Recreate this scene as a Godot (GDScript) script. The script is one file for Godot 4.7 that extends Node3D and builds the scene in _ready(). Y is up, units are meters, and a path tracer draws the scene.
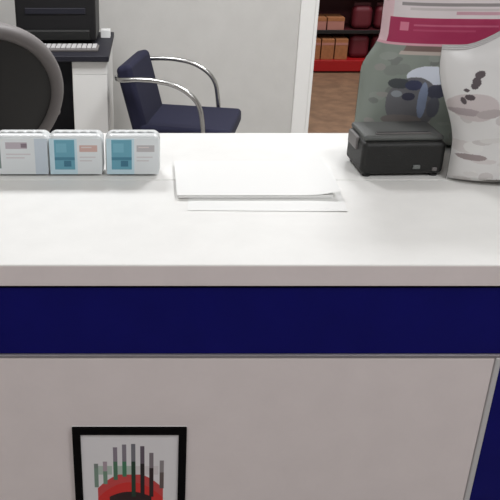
extends Node3D
# A reception counter with goods on it; an office corner, a waiting chair and a doorway to shop shelves behind.

const FOCAL := 790.0            # focal length in pixels of the 500 x 500 frame
const EYE := 1.55
const TOP := 1.099              # height of the worktop
const FRONT := -0.894           # front edge of the worktop
const REAR := -1.452            # rear edge of the worktop
const WALL := -4.7

var taken := {}
var M := {}

# ---------------------------------------------------------------- naming and tagging
func numbered(called: String) -> String:
	if not taken.has(called):
		taken[called] = 0
		return called
	taken[called] += 1
	return "%s_%03d" % [called, taken[called]]

func tag(o: Node, label: String, category: String, group := "") -> void:
	o.set_meta("label", label)
	o.set_meta("category", category)
	if group != "":
		o.set_meta("group", group)

func thing(called: String, label: String, category: String, where: Vector3, turn := 0.0, group := "") -> Node3D:
	var o := Node3D.new()
	o.name = numbered(called)
	add_child(o)
	o.position = where
	o.rotation_degrees.y = turn
	tag(o, label, category, group)
	return o

func put(called: String, mesh: Mesh, mat: Material, parent: Node3D, where := Vector3.ZERO, rot := Vector3.ZERO) -> MeshInstance3D:
	var o := MeshInstance3D.new()
	o.name = numbered(called) if parent == self else called
	o.mesh = mesh
	o.material_override = mat
	o.cast_shadow = GeometryInstance3D.SHADOW_CASTING_SETTING_ON
	parent.add_child(o, true)
	o.position = where
	o.rotation_degrees = rot
	return o

func struct(called: String, mesh: Mesh, mat: Material, where := Vector3.ZERO) -> MeshInstance3D:
	var o := put(called, mesh, mat, self, where)
	o.set_meta("kind", "structure")
	return o

# ---------------------------------------------------------------- shapes
func tri(st: SurfaceTool, p: Array, n: Array, t: Array) -> void:
	var order := [0, 1, 2]
	if (p[1] - p[0]).cross(p[2] - p[0]).dot(n[0] + n[1] + n[2]) > 0.0:
		order = [0, 2, 1]
	for i in order:
		st.set_normal(n[i])
		st.set_uv(t[i])
		st.add_vertex(p[i])

func quad(st: SurfaceTool, p: Array, n: Array, t: Array) -> void:
	tri(st, [p[0], p[1], p[2]], [n[0], n[1], n[2]], [t[0], t[1], t[2]])
	tri(st, [p[0], p[2], p[3]], [n[0], n[2], n[3]], [t[0], t[2], t[3]])

func started() -> SurfaceTool:
	var st := SurfaceTool.new()
	st.begin(Mesh.PRIMITIVE_TRIANGLES)
	return st

func add_box(st: SurfaceTool, size: Vector3, r: float, at := Vector3.ZERO, fine := 2) -> void:
	var h := size * 0.5
	r = minf(r, minf(h.x, minf(h.y, h.z)) * 0.98)
	var inner := h - Vector3(r, r, r)
	for axis in 3:
		var a := (axis + 1) % 3
		var b := (axis + 2) % 3
		var ga := steps(h[a], r, fine)
		var gb := steps(h[b], r, fine)
		for side in [-1.0, 1.0]:
			for i in ga.size() - 1:
				for j in gb.size() - 1:
					var p := []
					var n := []
					var t := []
					for k in [[i, j], [i + 1, j], [i + 1, j + 1], [i, j + 1]]:
						var q := Vector3.ZERO
						q[axis] = side * h[axis]
						q[a] = ga[k[0]]
						q[b] = gb[k[1]]
						var c := q.clamp(-inner, inner)
						var d := (q - c).normalized()
						var w := c + d * r
						p.append(w + at)
						n.append(d)
						t.append(Vector2(w.x / size.x + 0.5, 0.5 - w.y / size.y))
					quad(st, p, n, t)

func steps(h: float, r: float, fine: int) -> Array:
	var g := []
	for i in fine + 1:
		g.append(-h + r * (1.0 - tan((1.0 - float(i) / fine) * PI / 4.0)))
	for i in fine + 1:
		g.append(h - r * (1.0 - tan(float(i) / fine * PI / 4.0)))
	return g

func box(size: Vector3, r := 0.003, fine := 2) -> Mesh:
	var st := started()
	add_box(st, size, r, Vector3.ZERO, fine)
	return st.commit()

func tube(points: Array, r: float, sides := 12, closed := false) -> Mesh:
	var st := started()
	var rings := []
	var count := points.size()
	var up := Vector3.UP
	for i in count:
		var before: Vector3 = points[(i - 1 + count) % count] if closed else points[maxi(i - 1, 0)]
		var after: Vector3 = points[(i + 1) % count] if closed else points[mini(i + 1, count - 1)]
		var dir := (after - before).normalized()
		if i == 0:
			up = Vector3.UP if absf(dir.y) < 0.8 else Vector3.RIGHT
		var side := dir.cross(up).normalized()
		up = side.cross(dir).normalized()
		var ring := []
		for k in sides:
			var ang := TAU * k / sides
			ring.append([points[i], side * cos(ang) + up * sin(ang)])
		rings.append(ring)
	var last := count if closed else count - 1
	for i in last:
		for k in sides:
			var q := [rings[i][k], rings[i][(k + 1) % sides], rings[(i + 1) % count][(k + 1) % sides], rings[(i + 1) % count][k]]
			quad(st, q.map(func(e): return e[0] + e[1] * r), q.map(func(e): return e[1]), [Vector2.ZERO, Vector2.RIGHT, Vector2.ONE, Vector2.DOWN])
	if not closed:
		for e in [0, count - 1]:
			var nb: Vector3 = points[1] if e == 0 else points[count - 2]
			var nn: Vector3 = (points[e] - nb).normalized()
			for k in sides:
				tri(st, [points[e], rings[e][k][0] + rings[e][k][1] * r, rings[e][(k + 1) % sides][0] + rings[e][(k + 1) % sides][1] * r], [nn, nn, nn], [Vector2.ZERO, Vector2.RIGHT, Vector2.ONE])
	return st.commit()

# points with every inner corner rounded off
func rounded(points: Array, r: float, n := 6) -> Array:
	var out := [points[0]]
	for i in range(1, points.size() - 1):
		var p: Vector3 = points[i]
		var a: Vector3 = points[i - 1] - p
		var b: Vector3 = points[i + 1] - p
		var k := minf(r, minf(a.length(), b.length()) * 0.48)
		var s := p + a.normalized() * k
		var e := p + b.normalized() * k
		for j in n + 1:
			var t := float(j) / n
			out.append(s.lerp(p, t).lerp(p.lerp(e, t), t))
	out.append(points[-1])
	return out

func lathe(profile: Array, sides := 24) -> Mesh:
	var st := started()
	for i in profile.size() - 1:
		var a: Vector2 = profile[i]
		var b: Vector2 = profile[i + 1]
		var along := (b - a).normalized()
		for k in sides:
			var p := []
			var n := []
			for e in [[a, k], [a, k + 1], [b, k + 1], [b, k]]:
				var ang: float = TAU * e[1] / sides
				p.append(Vector3(e[0].x * cos(ang), e[0].y, e[0].x * sin(ang)))
				n.append(Vector3(along.y * cos(ang), -along.x, along.y * sin(ang)))
			quad(st, p, n, [Vector2.ZERO, Vector2.RIGHT, Vector2.ONE, Vector2.DOWN])
	return st.commit()

# a surface from a function of (u, v), u to the right and v downwards as seen from its front
func sheet(fn: Callable, nu: int, nv: int, facing: Vector3) -> Mesh:
	var st := started()
	var d := 0.004
	var normal := func(u: float, v: float) -> Vector3:
		var x: Vector3 = fn.call(minf(u + d, 1.0), v) - fn.call(maxf(u - d, 0.0), v)
		var y: Vector3 = fn.call(u, minf(v + d, 1.0)) - fn.call(u, maxf(v - d, 0.0))
		var n := x.cross(y).normalized()
		return n if n.dot(facing) > 0.0 else -n
	for i in nu:
		for j in nv:
			var t := []
			for k in [[i, j], [i + 1, j], [i + 1, j + 1], [i, j + 1]]:
				t.append(Vector2(float(k[0]) / nu, float(k[1]) / nv))
			quad(st, t.map(func(e): return fn.call(e.x, e.y)), t.map(func(e): return normal.call(e.x, e.y)), t)
	return st.commit()

# ---------------------------------------------------------------- materials
func plain(c: Color, rough := 0.6, metal := 0.0) -> StandardMaterial3D:
	var m := StandardMaterial3D.new()
	m.albedo_color = c
	m.roughness = rough
	m.metallic = metal
	return m

func noisy(a: Color, b: Color, freq: float, rough: float, scale := 1.0, seed_no := 1, relief := 0.0) -> StandardMaterial3D:
	var m := plain(Color.WHITE, rough)
	var nz := FastNoiseLite.new()
	nz.seed = seed_no
	nz.frequency = freq
	nz.fractal_octaves = 4
	var g := Gradient.new()
	g.set_color(0, a)
	g.set_color(1, b)
	var t := NoiseTexture2D.new()
	t.width = 256
	t.height = 256
	t.seamless = true
	t.noise = nz
	t.color_ramp = g
	m.albedo_texture = t
	m.uv1_triplanar = true
	m.uv1_world_triplanar = true
	m.uv1_scale = Vector3.ONE * scale
	if relief > 0.0:
		var nt := NoiseTexture2D.new()
		nt.width = 256
		nt.height = 256
		nt.seamless = true
		nt.noise = nz
		nt.as_normal_map = true
		nt.bump_strength = 4.0
		m.normal_enabled = true
		m.normal_texture = nt
		m.normal_scale = relief
	return m

func printed(img: Image, rough := 0.5) -> StandardMaterial3D:
	var m := plain(Color.WHITE, rough)
	m.albedo_texture = ImageTexture.create_from_image(img)
	return m

func rgb(r: int, g: int, b: int) -> Color:
	return Color(r / 255.0, g / 255.0, b / 255.0)

func _ready() -> void:
	# ------------------------------------------------ camera
	var cam := Camera3D.new()
	cam.name = "camera"
	cam.projection = Camera3D.PROJECTION_FRUSTUM
	cam.near = 0.1
	cam.far = 60.0
	cam.size = 500.0 / FOCAL * cam.near
	cam.frustum_offset = Vector2(100.0 / FOCAL * cam.near, 0.0)
	add_child(cam)
	cam.position = Vector3(0, EYE, 0)
	cam.rotation.x = -atan(0.481)
	cam.current = true

	# ------------------------------------------------ environment
	var we := WorldEnvironment.new()
	we.name = "world_environment"
	var env := Environment.new()
	env.background_mode = Environment.BG_COLOR
	env.background_color = Color(0.02, 0.02, 0.02)
	env.tonemap_mode = Environment.TONE_MAPPER_LINEAR
	env.tonemap_exposure = 1.0
	env.sdfgi_enabled = true
	env.ssao_enabled = true
	env.ssil_enabled = true
	we.environment = env
	add_child(we)

	# ------------------------------------------------ ceiling lamps
	M.lamp_frame = plain(rgb(225, 225, 222), 0.4)
	M.lamp_glow = plain(rgb(240, 240, 235), 0.5)
	M.lamp_glow.emission_enabled = true
	M.lamp_glow.emission = Color(1.0, 0.97, 0.92)
	M.lamp_glow.emission_energy_multiplier = 1.5
	for p in [[-0.5, -3.0, "behind the reception counter, on the desk side", 2.2], [0.95, -3.0, "behind the reception counter, on the doorway side", 2.8], [-0.7, 0.8, "added as fill on the customer side, towards the sign", 1.05], [1.1, 0.1, "added as fill on the customer side, towards the bags", 1.2], [1.7, -5.75, "in front of the red shelf", 2.6]]:  # the two customer-side lamps are added fill for the counter front
		ceiling_lamp(Vector3(p[0], 2.79, p[1]), p[2], p[3])

	materials()
	room()
	counter()
	emblem()
	goods_on_counter()
	office()
	waiting_chair()
	shop_shelf()

func ceiling_lamp(at: Vector3, place: String, power: float) -> void:
	var o := thing("ceiling_lamp", "square white panel lamp in the ceiling " + place, "lamp", at, 0.0, "panel lamps in the ceiling")
	var st := started()
	for s in [-1.0, 1.0]:
		add_box(st, Vector3(0.64, 0.02, 0.02), 0.003, Vector3(0, 0, s * 0.31))
		add_box(st, Vector3(0.02, 0.02, 0.60), 0.003, Vector3(s * 0.31, 0, 0))
	put("frame", st.commit(), M.lamp_frame, o)
	put("diffuser", box(Vector3(0.6, 0.008, 0.6), 0.002), M.lamp_glow, o, Vector3(0, 0.002, 0))
	var l := AreaLight3D.new()
	l.name = "light"
	l.area_size = Vector2(0.6, 0.6)
	l.light_color = Color(0.985, 0.99, 1.0)
	l.light_energy = 1.7 * power
	l.area_range = 12.0
	l.area_attenuation = 2.0
	l.shadow_enabled = true
	o.add_child(l)
	l.position = Vector3(0, -0.012, 0)
	l.rotation_degrees.x = -90.0

func materials() -> void:
	M.wall = noisy(rgb(196, 194, 190), rgb(202, 200, 196), 0.02, 0.85, 1.0, 3, 0.05)
	M.ceiling = noisy(rgb(226, 225, 222), rgb(232, 231, 228), 0.03, 0.9, 1.0, 4)
	M.floor = noisy(rgb(118, 92, 72), rgb(150, 118, 92), 0.02, 0.55, 1.3, 5)
	M.tile_floor = noisy(rgb(176, 172, 168), rgb(190, 186, 182), 0.03, 0.5, 1.3, 15)
	M.trim = plain(rgb(232, 231, 228), 0.45)
	M.white_top = noisy(rgb(232, 231, 228), rgb(237, 236, 233), 0.03, 0.55, 2.0, 6)
	M.white_panel = noisy(rgb(220, 209, 208), rgb(225, 214, 213), 0.02, 0.5, 2.0, 7)
	M.navy = noisy(rgb(10, 10, 92), rgb(13, 13, 100), 0.02, 0.5, 2.0, 8)
	M.navy.metallic_specular = 0.25
	M.metal_strip = plain(rgb(150, 145, 150), 0.4, 0.6)
	M.black = plain(rgb(18, 17, 19), 0.5)
	M.frame_black = plain(rgb(9, 7, 8), 0.8)
	M.frame_black.metallic_specular = 0.2
	M.black_plastic = noisy(rgb(22, 22, 21), rgb(28, 28, 27), 0.2, 0.55, 8.0, 9, 0.2)
	M.grey_plastic = plain(rgb(108, 112, 110), 0.5)
	M.dark_grey = plain(rgb(88, 90, 88), 0.55)
	M.mid_grey = plain(rgb(112, 108, 107), 0.5)
	M.light_grey = plain(rgb(190, 188, 188), 0.4)
	M.chrome = plain(rgb(200, 200, 198), 0.22, 1.0)
	M.navy_cloth = noisy(rgb(16, 17, 42), rgb(25, 26, 54), 0.15, 0.9, 8.0, 10, 0.3)
	M.black_cloth = noisy(rgb(24, 24, 26), rgb(36, 35, 38), 0.15, 0.9, 8.0, 11, 0.3)
	M.dark_panel = plain(rgb(22, 22, 34), 0.6)
	M.paper = plain(rgb(238, 238, 236), 0.7)
	M.red = plain(rgb(165, 18, 22), 0.45)
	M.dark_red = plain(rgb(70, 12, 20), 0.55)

# ---------------------------------------------------------------- room
func room() -> void:
	struct("floor", box(Vector3(6.0, 0.1, 7.4), 0.001), M.tile_floor, Vector3(0.2, -0.05, -1.06))
	struct("floor", box(Vector3(6.0, 0.1, 3.04), 0.001), M.floor, Vector3(0.2, -0.05, -6.28))
	struct("ceiling", box(Vector3(6.0, 0.1, 10.4), 0.001), M.ceiling, Vector3(0.2, 2.85, -2.6))
	struct("wall_left", box(Vector3(0.1, 2.8, 10.4), 0.001), M.wall, Vector3(-2.75, 1.4, -2.6))
	struct("wall_right", box(Vector3(0.1, 2.8, 10.4), 0.001), M.wall, Vector3(3.15, 1.4, -2.6))
	struct("wall_behind", box(Vector3(5.8, 2.8, 0.1), 0.001), M.wall, Vector3(0.2, 1.4, 2.55))
	struct("wall_far", box(Vector3(5.8, 2.8, 0.1), 0.001), M.wall, Vector3(0.2, 1.4, -7.75))
	# the wall with the doorway
	var l := -2.7
	var a := 0.95
	var b := 1.95
	var r := 3.1
	var st := started()
	var zc := WALL - 0.06
	add_box(st, Vector3(a - l, 2.8, 0.12), 0.001, Vector3((a + l) * 0.5, 1.4, zc))
	add_box(st, Vector3(r - b, 2.8, 0.12), 0.001, Vector3((r + b) * 0.5, 1.4, zc))
	add_box(st, Vector3(b - a, 0.75, 0.12), 0.001, Vector3((a + b) * 0.5, 2.425, zc))
	struct("wall_back", st.commit(), M.wall)
	struct("trim_1", box(Vector3(0.085, 2.1, 0.02), 0.006), M.trim, Vector3(a - 0.0425, 1.05, WALL + 0.01))
	struct("trim_2", box(Vector3(0.085, 2.1, 0.02), 0.006), M.trim, Vector3(b + 0.0425, 1.05, WALL + 0.01))
	struct("trim_3", box(Vector3(b - a + 0.17, 0.085, 0.02), 0.006), M.trim, Vector3((a + b) * 0.5, 2.1425, WALL + 0.01))
	struct("trim_4", box(Vector3(0.02, 2.05, 0.15), 0.004), M.trim, Vector3(a + 0.01, 1.025, zc))
	struct("trim_5", box(Vector3(0.02, 2.05, 0.15), 0.004), M.trim, Vector3(b - 0.01, 1.025, zc))
	struct("baseboard_back", box(Vector3(a - 0.085 - l, 0.08, 0.014), 0.004), M.trim, Vector3((a - 0.085 + l) * 0.5, 0.04, WALL + 0.007))

# ---------------------------------------------------------------- counter
func counter() -> void:
	var o := thing("reception_counter", "white reception counter with a navy blue band under its worktop", "counter", Vector3(0.05, 0, 0))
	var w := 2.2
	var seam := -1.199
	# worktop in two boards that meet in a fine joint
	put("worktop_board", box(Vector3(w, 0.030, FRONT - seam - 0.001), 0.0015), M.white_top, o, Vector3(0, TOP - 0.015, (FRONT + seam + 0.001) * 0.5))
	put("worktop_board", box(Vector3(w, 0.030, seam - REAR - 0.001), 0.0015), M.white_top, o, Vector3(0, TOP - 0.015, (REAR + seam - 0.001) * 0.5))
	put("edge_band", box(Vector3(w, 0.0285, 0.0012), 0.0005), M.white_panel, o, Vector3(0, TOP - 0.0155, FRONT + 0.0004))
	put("shadow_gap_strip", box(Vector3(w, 0.006, 0.004), 0.001), M.metal_strip, o, Vector3(0, TOP - 0.033, FRONT - 0.006))
	put("blue_band", box(Vector3(w, 0.106, 0.018), 0.002), M.navy, o, Vector3(0, 1.0155, FRONT - 0.013))
	put("trim_strip", box(Vector3(w, 0.005, 0.006), 0.001), M.metal_strip, o, Vector3(0, 0.9605, FRONT - 0.004))
	var right := 0.466 - 0.05
	put("front_panel", box(Vector3(right + w * 0.5, 0.858, 0.018), 0.003), M.white_panel, o, Vector3((right - w * 0.5) * 0.5, 0.529, FRONT - 0.011))
	put("corner_strip", box(Vector3(0.008, 0.858, 0.022), 0.002), M.light_grey, o, Vector3(right + 0.004, 0.529, FRONT - 0.0115))
	put("blue_panel", box(Vector3(w * 0.5 - right - 0.008, 0.858, 0.016), 0.003), M.navy, o, Vector3((right + 0.008 + w * 0.5) * 0.5, 0.529, FRONT - 0.013))
	put("kick_plate", box(Vector3(w - 0.04, 0.1, 0.016), 0.002), M.metal_strip, o, Vector3(0, 0.05, FRONT - 0.05))
	for s in [-1.0, 1.0]:
		put("side_panel", box(Vector3(0.018, 1.068, 0.46), 0.002), M.white_panel, o, Vector3(s * (w * 0.5 - 0.02), 0.534, -1.165))
	put("shelf", box(Vector3(w - 0.06, 0.018, 0.44), 0.002), M.white_panel, o, Vector3(0, 0.72, -1.16))

func emblem() -> void:
	# 162 mm wide; drawn at two pixels for each millimetre
	var wmm := 162
	var hmm := 215
	var o := thing("framed_sign", "black framed sign with a fan of coloured bars on the white counter front", "sign", Vector3(-0.029, 0.844 - hmm * 0.0005, FRONT - 0.002))
	var img := Image.create(wmm * 2, hmm * 2, false, Image.FORMAT_RGB8)
	img.fill(rgb(224, 220, 222))
	# the red dome of bars, dark at its heart
	var cx := 81.0
	for y in hmm * 2:
		for x in wmm * 2:
			var mx := x * 0.5
			var my := y * 0.5
			var dx := (mx - cx) / 48.0
			var dome := 82.0 + dx * dx * 30.0
			if absf(dx) < 1.0 and my > dome and my < 205.0:
				var c := rgb(196, 66, 66)
				if my > dome + 18.0:
					c = rgb(206, 40, 36)
				if absf(mx - cx) < 31.0 and my > 118.0 + pow((mx - cx) / 31.0, 2.0) * 10.0:
					c = rgb(38, 8, 12)
				img.set_pixel(x, y, c)
	# the bars that rise from it: place, top, end of the grey, end of the green, foot and its colour
	var bars := [[30, 66, 74, 110, rgb(120, 128, 124), rgb(118, 140, 126)], [43, 62, 80, 104, rgb(168, 150, 160), rgb(110, 140, 120)], [58, 36, 62, 96, rgb(132, 120, 132), rgb(72, 112, 88)], [71, 31, 62, 90, rgb(126, 118, 128), rgb(62, 118, 88)], [84, 30, 62, 128, rgb(112, 110, 118), rgb(18, 52, 36)], [97, 34, 66, 132, rgb(92, 80, 92), rgb(20, 8, 14)], [110, 46, 74, 128, rgb(122, 112, 118), rgb(34, 14, 18)], [125, 60, 82, 112, rgb(140, 132, 134), rgb(96, 82, 80)]]
	for b in bars:
		img.fill_rect(Rect2i(b[0] * 2 - 2, b[1] * 2, 12, (b[2] - b[1]) * 2), b[4])
		img.fill_rect(Rect2i(b[0] * 2 - 2, b[2] * 2, 12, (b[3] - b[2]) * 2), b[5])
	# light gaps between the bars above the dome
	for i in bars.size() - 1:
		img.fill_rect(Rect2i(bars[i][0] * 2 + 10, 70 * 2, 14, 16 * 2), rgb(176, 190, 180) if i < 4 else rgb(212, 204, 206))
	var wm := wmm * 0.001
	var hm := hmm * 0.001
	var pr := PlaneMesh.new()
	pr.orientation = PlaneMesh.FACE_Z
	pr.size = Vector2(wm, hm)
	put("backing_board", box(Vector3(wm, hm, 0.002), 0.0005), M.paper, o, Vector3(0, 0, 0.0012))
	put("print", pr, printed(img, 0.5), o, Vector3(0, 0, 0.0026))
	var st := started()
	add_box(st, Vector3(wm, 0.0125, 0.005), 0.001, Vector3(0, hm * 0.5 - 0.00625, 0.003))
	add_box(st, Vector3(wm, 0.0125, 0.005), 0.001, Vector3(0, -hm * 0.5 + 0.00625, 0.003))
	for s in [-1.0, 1.0]:
		add_box(st, Vector3(0.0115, hm - 0.0248, 0.005), 0.001, Vector3(s * (wm * 0.5 - 0.00575), 0, 0.003))
	put("frame", st.commit(), M.frame_black, o)

# ---------------------------------------------------------------- goods on the counter
func label_print(kind: int) -> Image:
	var img := Image.create(170, 120, false, Image.FORMAT_RGB8)
	img.fill(rgb(222, 226, 228))
	if kind == 0:
		img.fill_rect(Rect2i(0, 0, 16, 100), rgb(120, 140, 134))
		img.fill_rect(Rect2i(34, 12, 70, 22), rgb(186, 176, 184))
		img.fill_rect(Rect2i(84, 16, 20, 14), rgb(132, 116, 126))
		img.fill_rect(Rect2i(34, 50, 80, 4), rgb(205, 198, 202))
		img.fill_rect(Rect2i(34, 62, 60, 4), rgb(205, 198, 202))
		img.fill_rect(Rect2i(128, 0, 42, 120), rgb(196, 206, 216))
	else:
		img.fill_rect(Rect2i(0, 0, 90, 120), rgb(196, 220, 230))
		img.fill_rect(Rect2i(16, 4, 66, 100), rgb(102, 162, 182))
		img.fill_rect(Rect2i(22, 16, 34, 30), rgb(118, 176, 194))
		img.fill_rect(Rect2i(16, 62, 66, 10), rgb(70, 128, 150))
		img.fill_rect(Rect2i(46, 74, 24, 20), rgb(60, 116, 140))
		var ink := rgb(206, 172, 164) if kind == 1 else rgb(184, 180, 182)
		img.fill_rect(Rect2i(98, 22, 58, 22), ink)
		img.fill_rect(Rect2i(104, 27, 34, 4), rgb(216, 206, 204))
		img.fill_rect(Rect2i(98, 60, 52, 4), rgb(206, 202, 204))
		img.fill_rect(Rect2i(98, 72, 40, 4), rgb(206, 202, 204))
	return img

func goods_on_counter() -> void:
	# three small packs side by side at the left
	var packs := [
		[-0.207, "small white pack with grey lilac print, without a blue panel", 0],
		[-0.120, "small white pack with a teal blue panel, between two other packs", 1],
		[-0.028, "small white pack with a teal blue panel, at the end of the row", 2]]
	M.wrap = plain(rgb(226, 229, 230), 0.25)
	M.wrap.clearcoat_enabled = true
	M.wrap.clearcoat = 0.6
	for p in packs:
		var o := thing("wrapped_pack", p[1], "pack", Vector3(p[0], TOP, -1.238), 0.0, "row of small packs on the counter")
		put("wrapper", box(Vector3(0.089, 0.068, 0.046), 0.012, 4), M.wrap, o, Vector3(0, 0.034, 0))
		var pl := PlaneMesh.new()
		pl.orientation = PlaneMesh.FACE_Z
		pl.size = Vector2(0.084, 0.060)
		put("label", pl, printed(label_print(p[2]), 0.4), o, Vector3(0, 0.034, 0.0234))
		var seal := sheet(func(u, v): return Vector3((u - 0.5) * 0.07, 0.0692 + 0.001 * sin(u * 30.0) * v, (v - 0.5) * 0.008), 14, 2, Vector3.UP)
		put("seal", seal, M.wrap, o)

	# pad of white paper with a lifted edge, and a loose sheet under it
	var sh := thing("paper_sheet", "loose white sheet of paper sticking out from under the pad", "paper", Vector3(0, TOP, 0))
	var corner := [Vector3(0.07, 0, -1.265), Vector3(0.304, 0, -1.262), Vector3(0.289, 0, -1.066), Vector3(0.055, 0, -1.071)]
	var sheet_fn := func(u, v):
		var p: Vector3 = corner[0].lerp(corner[1], u).lerp(corner[3].lerp(corner[2], u), v)
		p.y = 0.0006 + 0.001 * pow(u, 8.0)
		return p
	put("page", sheet(sheet_fn, 12, 4, Vector3.UP), M.paper, sh)
	var pad := thing("paper_pad", "white pad of paper with its edge curling up on the white worktop", "pad", Vector3(0.161, TOP + 0.0012, -1.194))
	put("pages", box(Vector3(0.236, 0.005, 0.155), 0.001), M.paper, pad, Vector3(0, 0.0026, 0))
	var curl := func(u, v):
		return Vector3(lerpf(-0.12, 0.128, u), 0.0056 + 0.007 * pow(maxf(0.0, (u - 0.78) / 0.22), 2.0), lerpf(-0.079, 0.079, v))
	put("top_sheet", sheet(curl, 24, 3, Vector3.UP), M.paper, pad)

	receipt_printer()
	grey_bag()
	white_bag()

func receipt_printer() -> void:
	var o := thing("receipt_printer", "small black receipt printer with a grey lid in front of the grey bag", "printer", Vector3(0.407, TOP, -1.266), 2.0)
	put("body", box(Vector3(0.136, 0.055, 0.095), 0.009, 4), M.black_plastic, o, Vector3(0, 0.0315, 0.008))
	put("lid", box(Vector3(0.130, 0.010, 0.084), 0.005, 3), M.dark_grey, o, Vector3(0, 0.0625, 0.005))
	put("paper_slot", box(Vector3(0.086, 0.003, 0.005), 0.001), M.black, o, Vector3(0, 0.068, 0.032))
	put("cutter_bar", box(Vector3(0.09, 0.003, 0.003), 0.001), M.mid_grey, o, Vector3(0, 0.0683, 0.037))
	put("feed_button", box(Vector3(0.012, 0.007, 0.004), 0.0015), M.grey_plastic, o, Vector3(0.022, 0.018, 0.0565))
	put("power_button", box(Vector3(0.008, 0.006, 0.004), 0.0015), M.mid_grey, o, Vector3(0.052, 0.014, 0.0565))
	put("cover_latch", box(Vector3(0.007, 0.022, 0.05), 0.003), M.mid_grey, o, Vector3(-0.068, 0.048, 0.0))
	for s in [-1.0, 1.0]:
		for q in [-1.0, 1.0]:
			put("rubber_foot", lathe([Vector2(0, 0.004), Vector2(0.007, 0.004), Vector2(0.007, 0.0), Vector2(0, 0.0)], 12), M.black, o, Vector3(s * 0.055, 0, 0.008 + q * 0.036))

# draws soft-edged blotches of ink
func blot(img: Image, at: Vector2, r: Vector2, c: Color) -> void:
	for y in range(maxi(0, int(at.y - r.y)), mini(img.get_height(), int(at.y + r.y) + 1)):
		for x in range(maxi(0, int(at.x - r.x)), mini(img.get_width(), int(at.x + r.x) + 1)):
			if pow((x - at.x) / r.x, 2.0) + pow((y - at.y) / r.y, 2.0) <= 1.0:
				img.set_pixel(x, y, c)

# a filled bag: flat at its top seal, thick below; rise lifts the right part of its top edge
func bag(o: Node3D, left: Callable, right: float, height: float, rise: float, thick: float, lean: float, print_img: Image, back: Material) -> void:
	var creases := FastNoiseLite.new()
	creases.seed = 21
	creases.frequency = 9.0
	var face := func(u: float, v: float, s: float) -> Vector3:
		var y := (height + rise * smoothstep(0.1, 0.45, u)) * (1.0 - v)
		var t := thick * pow(clampf((v - 0.05) / 0.4, 0.0, 1.0), 0.7) * pow(clampf((1.0 - v) / 0.05, 0.0, 1.0), 0.5)
		var bulge := pow(maxf(0.0, 1.0 - pow(absf(2.0 * u - 1.0), 2.6)), 0.5)
		var z := s * (0.0008 + t * bulge)
		z += s * 0.003 * bulge * (0.4 + v) * clampf((1.0 - v) / 0.05, 0.0, 1.0) * creases.get_noise_2d(u * 0.4, y * 1.4)
		return Vector3(lerpf(left.call(v), right, u), y, z - lean * y)
	var f := put("front", sheet(func(u, v): return face.call(u, v, 1.0), 36, 40, Vector3(0, 0, 1)), printed(print_img, 0.4), o)
	put("back", sheet(func(u, v): return face.call(u, v, -1.0), 24, 30, Vector3(0, 0, -1)), back, o)
	# the ribbed seal along the top
	var rib := func(u: float, v: float) -> Vector3:
		var p: Vector3 = face.call(u, v * 0.035, 1.0)
		return p + Vector3(0, 0, 0.0008 + 0.0005 * sin(v * 18.0))
	put("seal", sheet(rib, 24, 12, Vector3(0, 0, 1)), back, f)

func grey_bag() -> void:
	var o := thing("pet_food_bag", "large bag with a magenta band above a grey animal picture, behind the black printer", "bag", Vector3(0.365, TOP, -1.385))
	# one pixel for each millimetre
	var img := Image.create(340, 401, false, Image.FORMAT_RGB8)
	var rng := RandomNumberGenerator.new()
	rng.seed = 5
	img.fill(rgb(140, 148, 140))
	for i in 90:
		blot(img, Vector2(rng.randf() * 340.0, 220 + rng.randf() * 181.0), Vector2(4 + rng.randf() * 12, 3 + rng.randf() * 8), [rgb(132, 138, 132), rgb(148, 154, 147), rgb(124, 128, 124), rgb(152, 150, 146)][i % 4])
	# white head of the bag with its magenta band and thin dark lines
	img.fill_rect(Rect2i(0, 0, 340, 212), rgb(226, 216, 218))
	img.fill_rect(Rect2i(0, 0, 14, 212), rgb(232, 200, 206))
	img.fill_rect(Rect2i(26, 147, 314, 5), rgb(150, 144, 144))
	img.fill_rect(Rect2i(40, 155, 300, 4), rgb(205, 196, 196))
	img.fill_rect(Rect2i(120, 160, 80, 5), rgb(205, 160, 172))
	img.fill_rect(Rect2i(10, 171, 330, 41), rgb(172, 52, 92))
	img.fill_rect(Rect2i(26, 178, 14, 14), rgb(216, 128, 152))
	img.fill_rect(Rect2i(48, 181, 150, 3), rgb(198, 100, 130))
	img.fill_rect(Rect2i(48, 189, 110, 3), rgb(186, 76, 110))
	img.fill_rect(Rect2i(0, 212, 340, 4), rgb(222, 170, 182))
	# the picture: brown line, white flash, dark animal face
	img.fill_rect(Rect2i(44, 216, 90, 9), rgb(128, 108, 102))
	img.fill_rect(Rect2i(40, 225, 100, 6), rgb(192, 180, 172))
	blot(img, Vector2(104, 265), Vector2(36, 17), rgb(222, 228, 240))
	blot(img, Vector2(84, 313), Vector2(44, 46), rgb(112, 112, 116))
	blot(img, Vector2(58, 279), Vector2(18, 9), rgb(70, 74, 78))
	blot(img, Vector2(82, 281), Vector2(14, 9), rgb(60, 64, 92))
	blot(img, Vector2(122, 291), Vector2(18, 12), rgb(74, 76, 92))
	blot(img, Vector2(56, 297), Vector2(9, 6), rgb(150, 156, 162))
	blot(img, Vector2(76, 301), Vector2(11, 7), rgb(56, 56, 74))
	blot(img, Vector2(100, 307), Vector2(8, 32), rgb(138, 150, 176))
	blot(img, Vector2(120, 319), Vector2(11, 18), rgb(98, 100, 110))
	blot(img, Vector2(70, 343), Vector2(34, 10), rgb(126, 120, 118))
	var side := func(v: float) -> float: return lerpf(0.030, 0.004, smoothstep(0.5, 0.66, v))
	bag(o, side, 0.34, 0.401, 0.0, 0.05, 0.0, img, M.light_grey)

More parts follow.
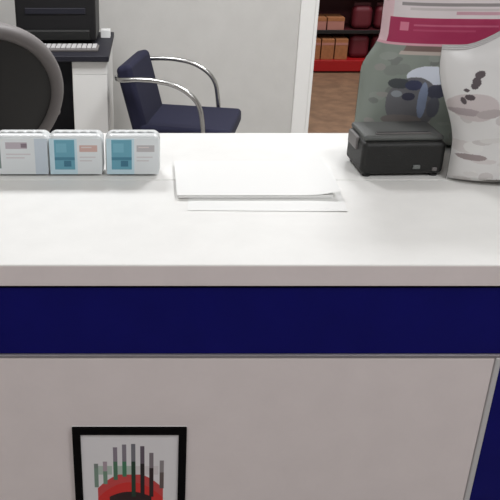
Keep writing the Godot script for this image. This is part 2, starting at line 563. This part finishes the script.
func white_bag() -> void:
	var o := thing("pet_food_bag", "white bag with small dark animal markings and a slanting top beside the printer", "bag", Vector3(0.44, TOP, -1.205))
	var img := Image.create(290, 250, false, Image.FORMAT_RGB8)
	img.fill(rgb(216, 214, 213))
	var rng := RandomNumberGenerator.new()
	rng.seed = 8
	for i in 70:
		blot(img, Vector2(rng.randf() * 290.0, 110 + rng.randf() * 140.0), Vector2(5 + rng.randf() * 16, 3 + rng.randf() * 9), [rgb(206, 200, 199), rgb(220, 218, 216), rgb(198, 193, 192), rgb(210, 207, 205)][i % 4])
	# a pale animal with dark markings
	blot(img, Vector2(34, 104), Vector2(34, 24), rgb(198, 188, 188))
	for q in [[48, 52, 7, 6], [42, 62, 6, 8], [38, 68, 5, 5], [26, 74, 4, 3], [28, 86, 7, 5], [18, 92, 4, 6]]:
		blot(img, Vector2(q[0] + 4, q[1]), Vector2(q[2], q[3]), rgb(84, 74, 78))
	blot(img, Vector2(20, 112), Vector2(20, 7), rgb(164, 152, 154))
	blot(img, Vector2(52, 116), Vector2(18, 8), rgb(178, 168, 168))
	blot(img, Vector2(26, 196), Vector2(22, 6), rgb(150, 138, 138))
	blot(img, Vector2(98, 136), Vector2(9, 36), rgb(150, 136, 138))
	blot(img, Vector2(100, 186), Vector2(13, 16), rgb(186, 178, 156))
	blot(img, Vector2(96, 186), Vector2(5, 6), rgb(232, 228, 214))
	blot(img, Vector2(70, 238), Vector2(22, 3), rgb(112, 110, 104))
	var side := func(v: float) -> float: return lerpf(0.0, 0.040, smoothstep(0.1, 0.75, v))
	bag(o, side, 0.30, 0.214, 0.04, 0.045, 0.0, img, M.light_grey)

# ---------------------------------------------------------------- office corner
func office() -> void:
	# desk with a slim white drawer unit
	var d := thing("office_desk", "black topped office desk with a white end drawer unit against the wall", "desk", Vector3(-0.8, 0, -4.0))
	put("desktop", box(Vector3(1.21, 0.028, 0.62), 0.004), M.dark_panel, d, Vector3(0, 0.746, -0.06))
	var dr := put("drawer_unit", box(Vector3(0.17, 0.732, 0.52), 0.004), M.trim, d, Vector3(0.512, 0.366, -0.04))
	for i in 3:
		var f := put("drawer_front", box(Vector3(0.164, [0.060, 0.30, 0.356][i], 0.014), 0.001), M.trim, dr, Vector3(0, [0.334, 0.1525, -0.177][i], 0.266))
		f.name = "drawer_front" if i == 0 else "drawer_front_%03d" % i
	put("modesty_panel", box(Vector3(1.0, 0.70, 0.018), 0.003), M.dark_panel, d, Vector3(-0.08, 0.38, -0.3))
	put("side_panel", box(Vector3(0.025, 0.732, 0.56), 0.003), M.dark_panel, d, Vector3(-0.58, 0.366, -0.06))
	# computer keyboard
	var k := thing("keyboard", "slim grey computer keyboard on the black desktop", "keyboard", Vector3(-0.42, 0.760, -3.90))
	put("case", box(Vector3(0.34, 0.014, 0.11), 0.004), M.mid_grey, k, Vector3(0, 0.007, 0))
	var st := started()
	for r in 4:
		for c in 13:
			add_box(st, Vector3(0.021, 0.006, 0.02), 0.002, Vector3(-0.15 + c * 0.025, 0.017, -0.038 + r * 0.025), 1)
	put("keys", st.commit(), M.light_grey, k)
	# printer
	var p := thing("office_printer", "black office printer standing on the desk beside the wall", "printer", Vector3(-0.47, 0.760, -4.17))
	put("body", box(Vector3(0.40, 0.26, 0.30), 0.014, 3), M.black, p, Vector3(0, 0.14, -0.02))
	put("scanner_lid", box(Vector3(0.41, 0.035, 0.31), 0.012, 3), M.black_plastic, p, Vector3(0, 0.29, -0.02))
	put("paper_tray", box(Vector3(0.34, 0.05, 0.03), 0.006), M.black_plastic, p, Vector3(0, 0.045, 0.138))
	put("output_slot", box(Vector3(0.30, 0.03, 0.01), 0.003), M.dark_panel, p, Vector3(0, 0.16, 0.13))
	put("foot", box(Vector3(0.36, 0.012, 0.26), 0.003), M.black, p, Vector3(0, 0.006, -0.02))
	# small white box at the desk's end
	var b := thing("small_carton", "small white carton at the end of the black desk", "box", Vector3(-0.232, 0.760, -4.22))
	put("body", box(Vector3(0.05, 0.04, 0.06), 0.003), M.paper, b, Vector3(0, 0.02, 0))
	put("flap", box(Vector3(0.046, 0.003, 0.03), 0.001), M.paper, b, Vector3(0, 0.0415, 0.013))
	office_chair()

func office_chair() -> void:
	var o := thing("office_chair", "black swivel office chair with a grey rim around its backrest", "chair", Vector3(-0.70, 0, -3.0), 24.0)
	# backrest: rounded slab whose back faces the counter
	var bw := 0.30
	var y0 := 0.52
	var y1 := 1.06
	var outline := func(a: float, k: float) -> Vector3:
		var cx := signf(cos(a)) * pow(absf(cos(a)), 1.02) * bw * k
		var cy := signf(sin(a)) * pow(absf(sin(a)), 1.02) * (y1 - y0) * 0.5 * k
		return Vector3(cx, (y0 + y1) * 0.5 + cy, 0.20 + 0.16 * (cy / (y1 - y0)) - 0.35 * cx * cx)
	var dome := func(s: float, depth: float) -> Mesh:
		return sheet(func(u, v):
			var q: Vector3 = outline.call(u * TAU, maxf(v, 0.001))
			q.z += s * depth * sqrt(maxf(0.0, 1.0 - v * v * 0.98))
			return q, 48, 10, Vector3(0, 0, s))
	put("backrest_shell", dome.call(1.0, 0.025), M.black_plastic, o)
	put("backrest_cushion", dome.call(-1.0, 0.05), M.black_cloth, o)
	var ring := []
	for i in 64:
		ring.append(outline.call(TAU * i / 64.0, 1.0))
	put("rim", tube(ring, 0.029, 10, true), M.mid_grey, o)
	put("back_bar", tube(rounded([Vector3(0, 0.42, 0.0), Vector3(0, 0.40, 0.27), Vector3(0, 0.85, 0.285)], 0.08), 0.02), M.mid_grey, o)
	put("seat", box(Vector3(0.50, 0.085, 0.48), 0.038, 5), M.black_cloth, o, Vector3(0, 0.475, -0.06))
	for s in [-1.0, 1.0]:
		var a := put("armrest", box(Vector3(0.075, 0.03, 0.27), 0.014, 4), M.mid_grey, o, Vector3(s * 0.30, 0.69, -0.03))
		put("arm_post", tube(rounded([Vector3(0, -0.012, 0), Vector3(0, -0.25, 0), Vector3(-s * 0.12, -0.26, 0)], 0.05), 0.016), M.light_grey, a)
	put("gas_column", lathe([Vector2(0, 0.44), Vector2(0.026, 0.44), Vector2(0.026, 0.24), Vector2(0.034, 0.24), Vector2(0.034, 0.09), Vector2(0, 0.09)], 16), M.black, o)
	for i in 5:
		var ang := TAU * i / 5.0 + 0.3
		var dir := Vector3(cos(ang), 0, sin(ang))
		var f := put("base_foot", tube([Vector3(0, 0.11, 0), dir * 0.15 + Vector3(0, 0.10, 0), dir * 0.29 + Vector3(0, 0.075, 0)], 0.018), M.black, o)
		put("caster", lathe([Vector2(0, -0.012), Vector2(0.026, -0.012), Vector2(0.029, 0.0), Vector2(0.026, 0.012), Vector2(0, 0.012)], 16), M.black_plastic, f, dir * 0.29 + Vector3(0, 0.0295, 0), Vector3(90, -rad_to_deg(ang), 0))

# ---------------------------------------------------------------- waiting chair
func waiting_chair() -> void:
	var o := thing("waiting_chair", "navy blue cushioned chair with looping chrome arms before the white wall", "chair", Vector3(0.215, 0, -3.77), -13.0)
	put("seat", box(Vector3(0.44, 0.075, 0.42), 0.022, 4), M.navy_cloth, o, Vector3(-0.01, 0.425, 0))
	put("backrest", box(Vector3(0.075, 0.33, 0.40), 0.026, 4), M.navy_cloth, o, Vector3(-0.265, 0.575, 0), Vector3(0, 0, 15))
	for s in [-1.0, 1.0]:
		var z: float = s * 0.235
		var fr := put("arm", tube(rounded([Vector3(0.10, 0.0, z), Vector3(0.09, 0.44, z), Vector3(0.065, 0.60, z), Vector3(-0.04, 0.672, z), Vector3(-0.18, 0.69, z), Vector3(-0.345, 0.675, z), Vector3(-0.345, 0.675, s * 0.001)], 0.11, 8), 0.0115, 12), M.chrome, o)
		put("foot_cap", lathe([Vector2(0, 0.012), Vector2(0.016, 0.012), Vector2(0.017, 0.0), Vector2(0, 0.0)], 12), M.black, fr, Vector3(0.10, 0, z))
		put("rear_leg", tube([Vector3(-0.17, 0.40, s * 0.19), Vector3(-0.27, 0.0, s * 0.215)], 0.0115), M.chrome, o)
		put("seat_rail", tube([Vector3(-0.19, 0.382, s * 0.19), Vector3(0.087, 0.382, s * 0.19), Vector3(0.093, 0.382, z)], 0.010), M.chrome, o)

# ---------------------------------------------------------------- shop shelf beyond the doorway
func shop_shelf() -> void:
	var zf := -6.68
	var o := thing("shop_shelf", "red shop shelf unit beyond the doorway", "shelf", Vector3(1.95, 0, zf))
	put("plinth", box(Vector3(1.4, 0.09, 0.40), 0.003), M.red, o, Vector3(0, 0.06, -0.2))
	put("kick_plate", box(Vector3(1.36, 0.015, 0.34), 0.002), M.black, o, Vector3(0, 0.0075, -0.21))
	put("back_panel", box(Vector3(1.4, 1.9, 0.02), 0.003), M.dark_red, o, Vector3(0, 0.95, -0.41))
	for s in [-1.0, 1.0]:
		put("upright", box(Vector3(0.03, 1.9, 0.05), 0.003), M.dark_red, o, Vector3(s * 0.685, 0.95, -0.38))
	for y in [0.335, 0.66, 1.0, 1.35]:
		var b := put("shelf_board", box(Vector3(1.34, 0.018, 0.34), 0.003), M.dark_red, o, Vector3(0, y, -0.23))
		put("price_strip", box(Vector3(1.34, 0.03, 0.006), 0.002), M.black, b, Vector3(0, -0.004, 0.173))
	var carton_a := noisy(rgb(150, 98, 62), rgb(172, 112, 70), 0.05, 0.8, 2.0, 12)
	var carton_b := plain(rgb(176, 120, 108), 0.7)
	var maroon := plain(rgb(96, 22, 34), 0.6)
	for i in 3:
		var c := thing("brown_carton", "brown carton on the lowest deck of the red shelf, " + ["at the shelf's end", "between two other cartons", "beside a maroon bag"][i], "box", Vector3(1.38 + i * 0.115, 0.105, zf - 0.14), 0.0, "brown cartons on the red shelf")
		put("body", box(Vector3(0.105, 0.17, 0.2), 0.003), carton_a, c, Vector3(0, 0.085, 0))
		put("tape", box(Vector3(0.105, 0.02, 0.002), 0.0005), carton_b, c, Vector3(0, 0.13, 0.1006))
	for i in 2:
		var c := thing("pink_carton", "low pinkish brown carton on the red shelf's second board, " + ["at its end", "beside a maroon bag"][i], "box", Vector3(1.40 + i * 0.15, 0.3445, zf - 0.17), 0.0, "pinkish cartons on the red shelf")
		put("body", box(Vector3(0.14, 0.09, 0.2), 0.003), carton_b, c, Vector3(0, 0.045, 0))
		put("lid", box(Vector3(0.143, 0.03, 0.203), 0.003), carton_a, c, Vector3(0, 0.085, 0))
	for r in 2:
		for i in 3:
			var c := thing("maroon_bag", "dark maroon bag on the red shelf's %s, %s from the cartons" % [["lowest deck", "second board"][r], ["first", "second", "third"][i]], "bag", Vector3(1.775 + i * 0.19, [0.105, 0.3445][r], zf - 0.15), 0.0, "maroon bags on the red shelf")
			put("body", box(Vector3(0.165, 0.19, 0.12), 0.045, 4), maroon, c, Vector3(0, 0.095, 0))
			put("top_seal", box(Vector3(0.14, 0.026, 0.006), 0.002), M.dark_red, c, Vector3(0, 0.197, 0))
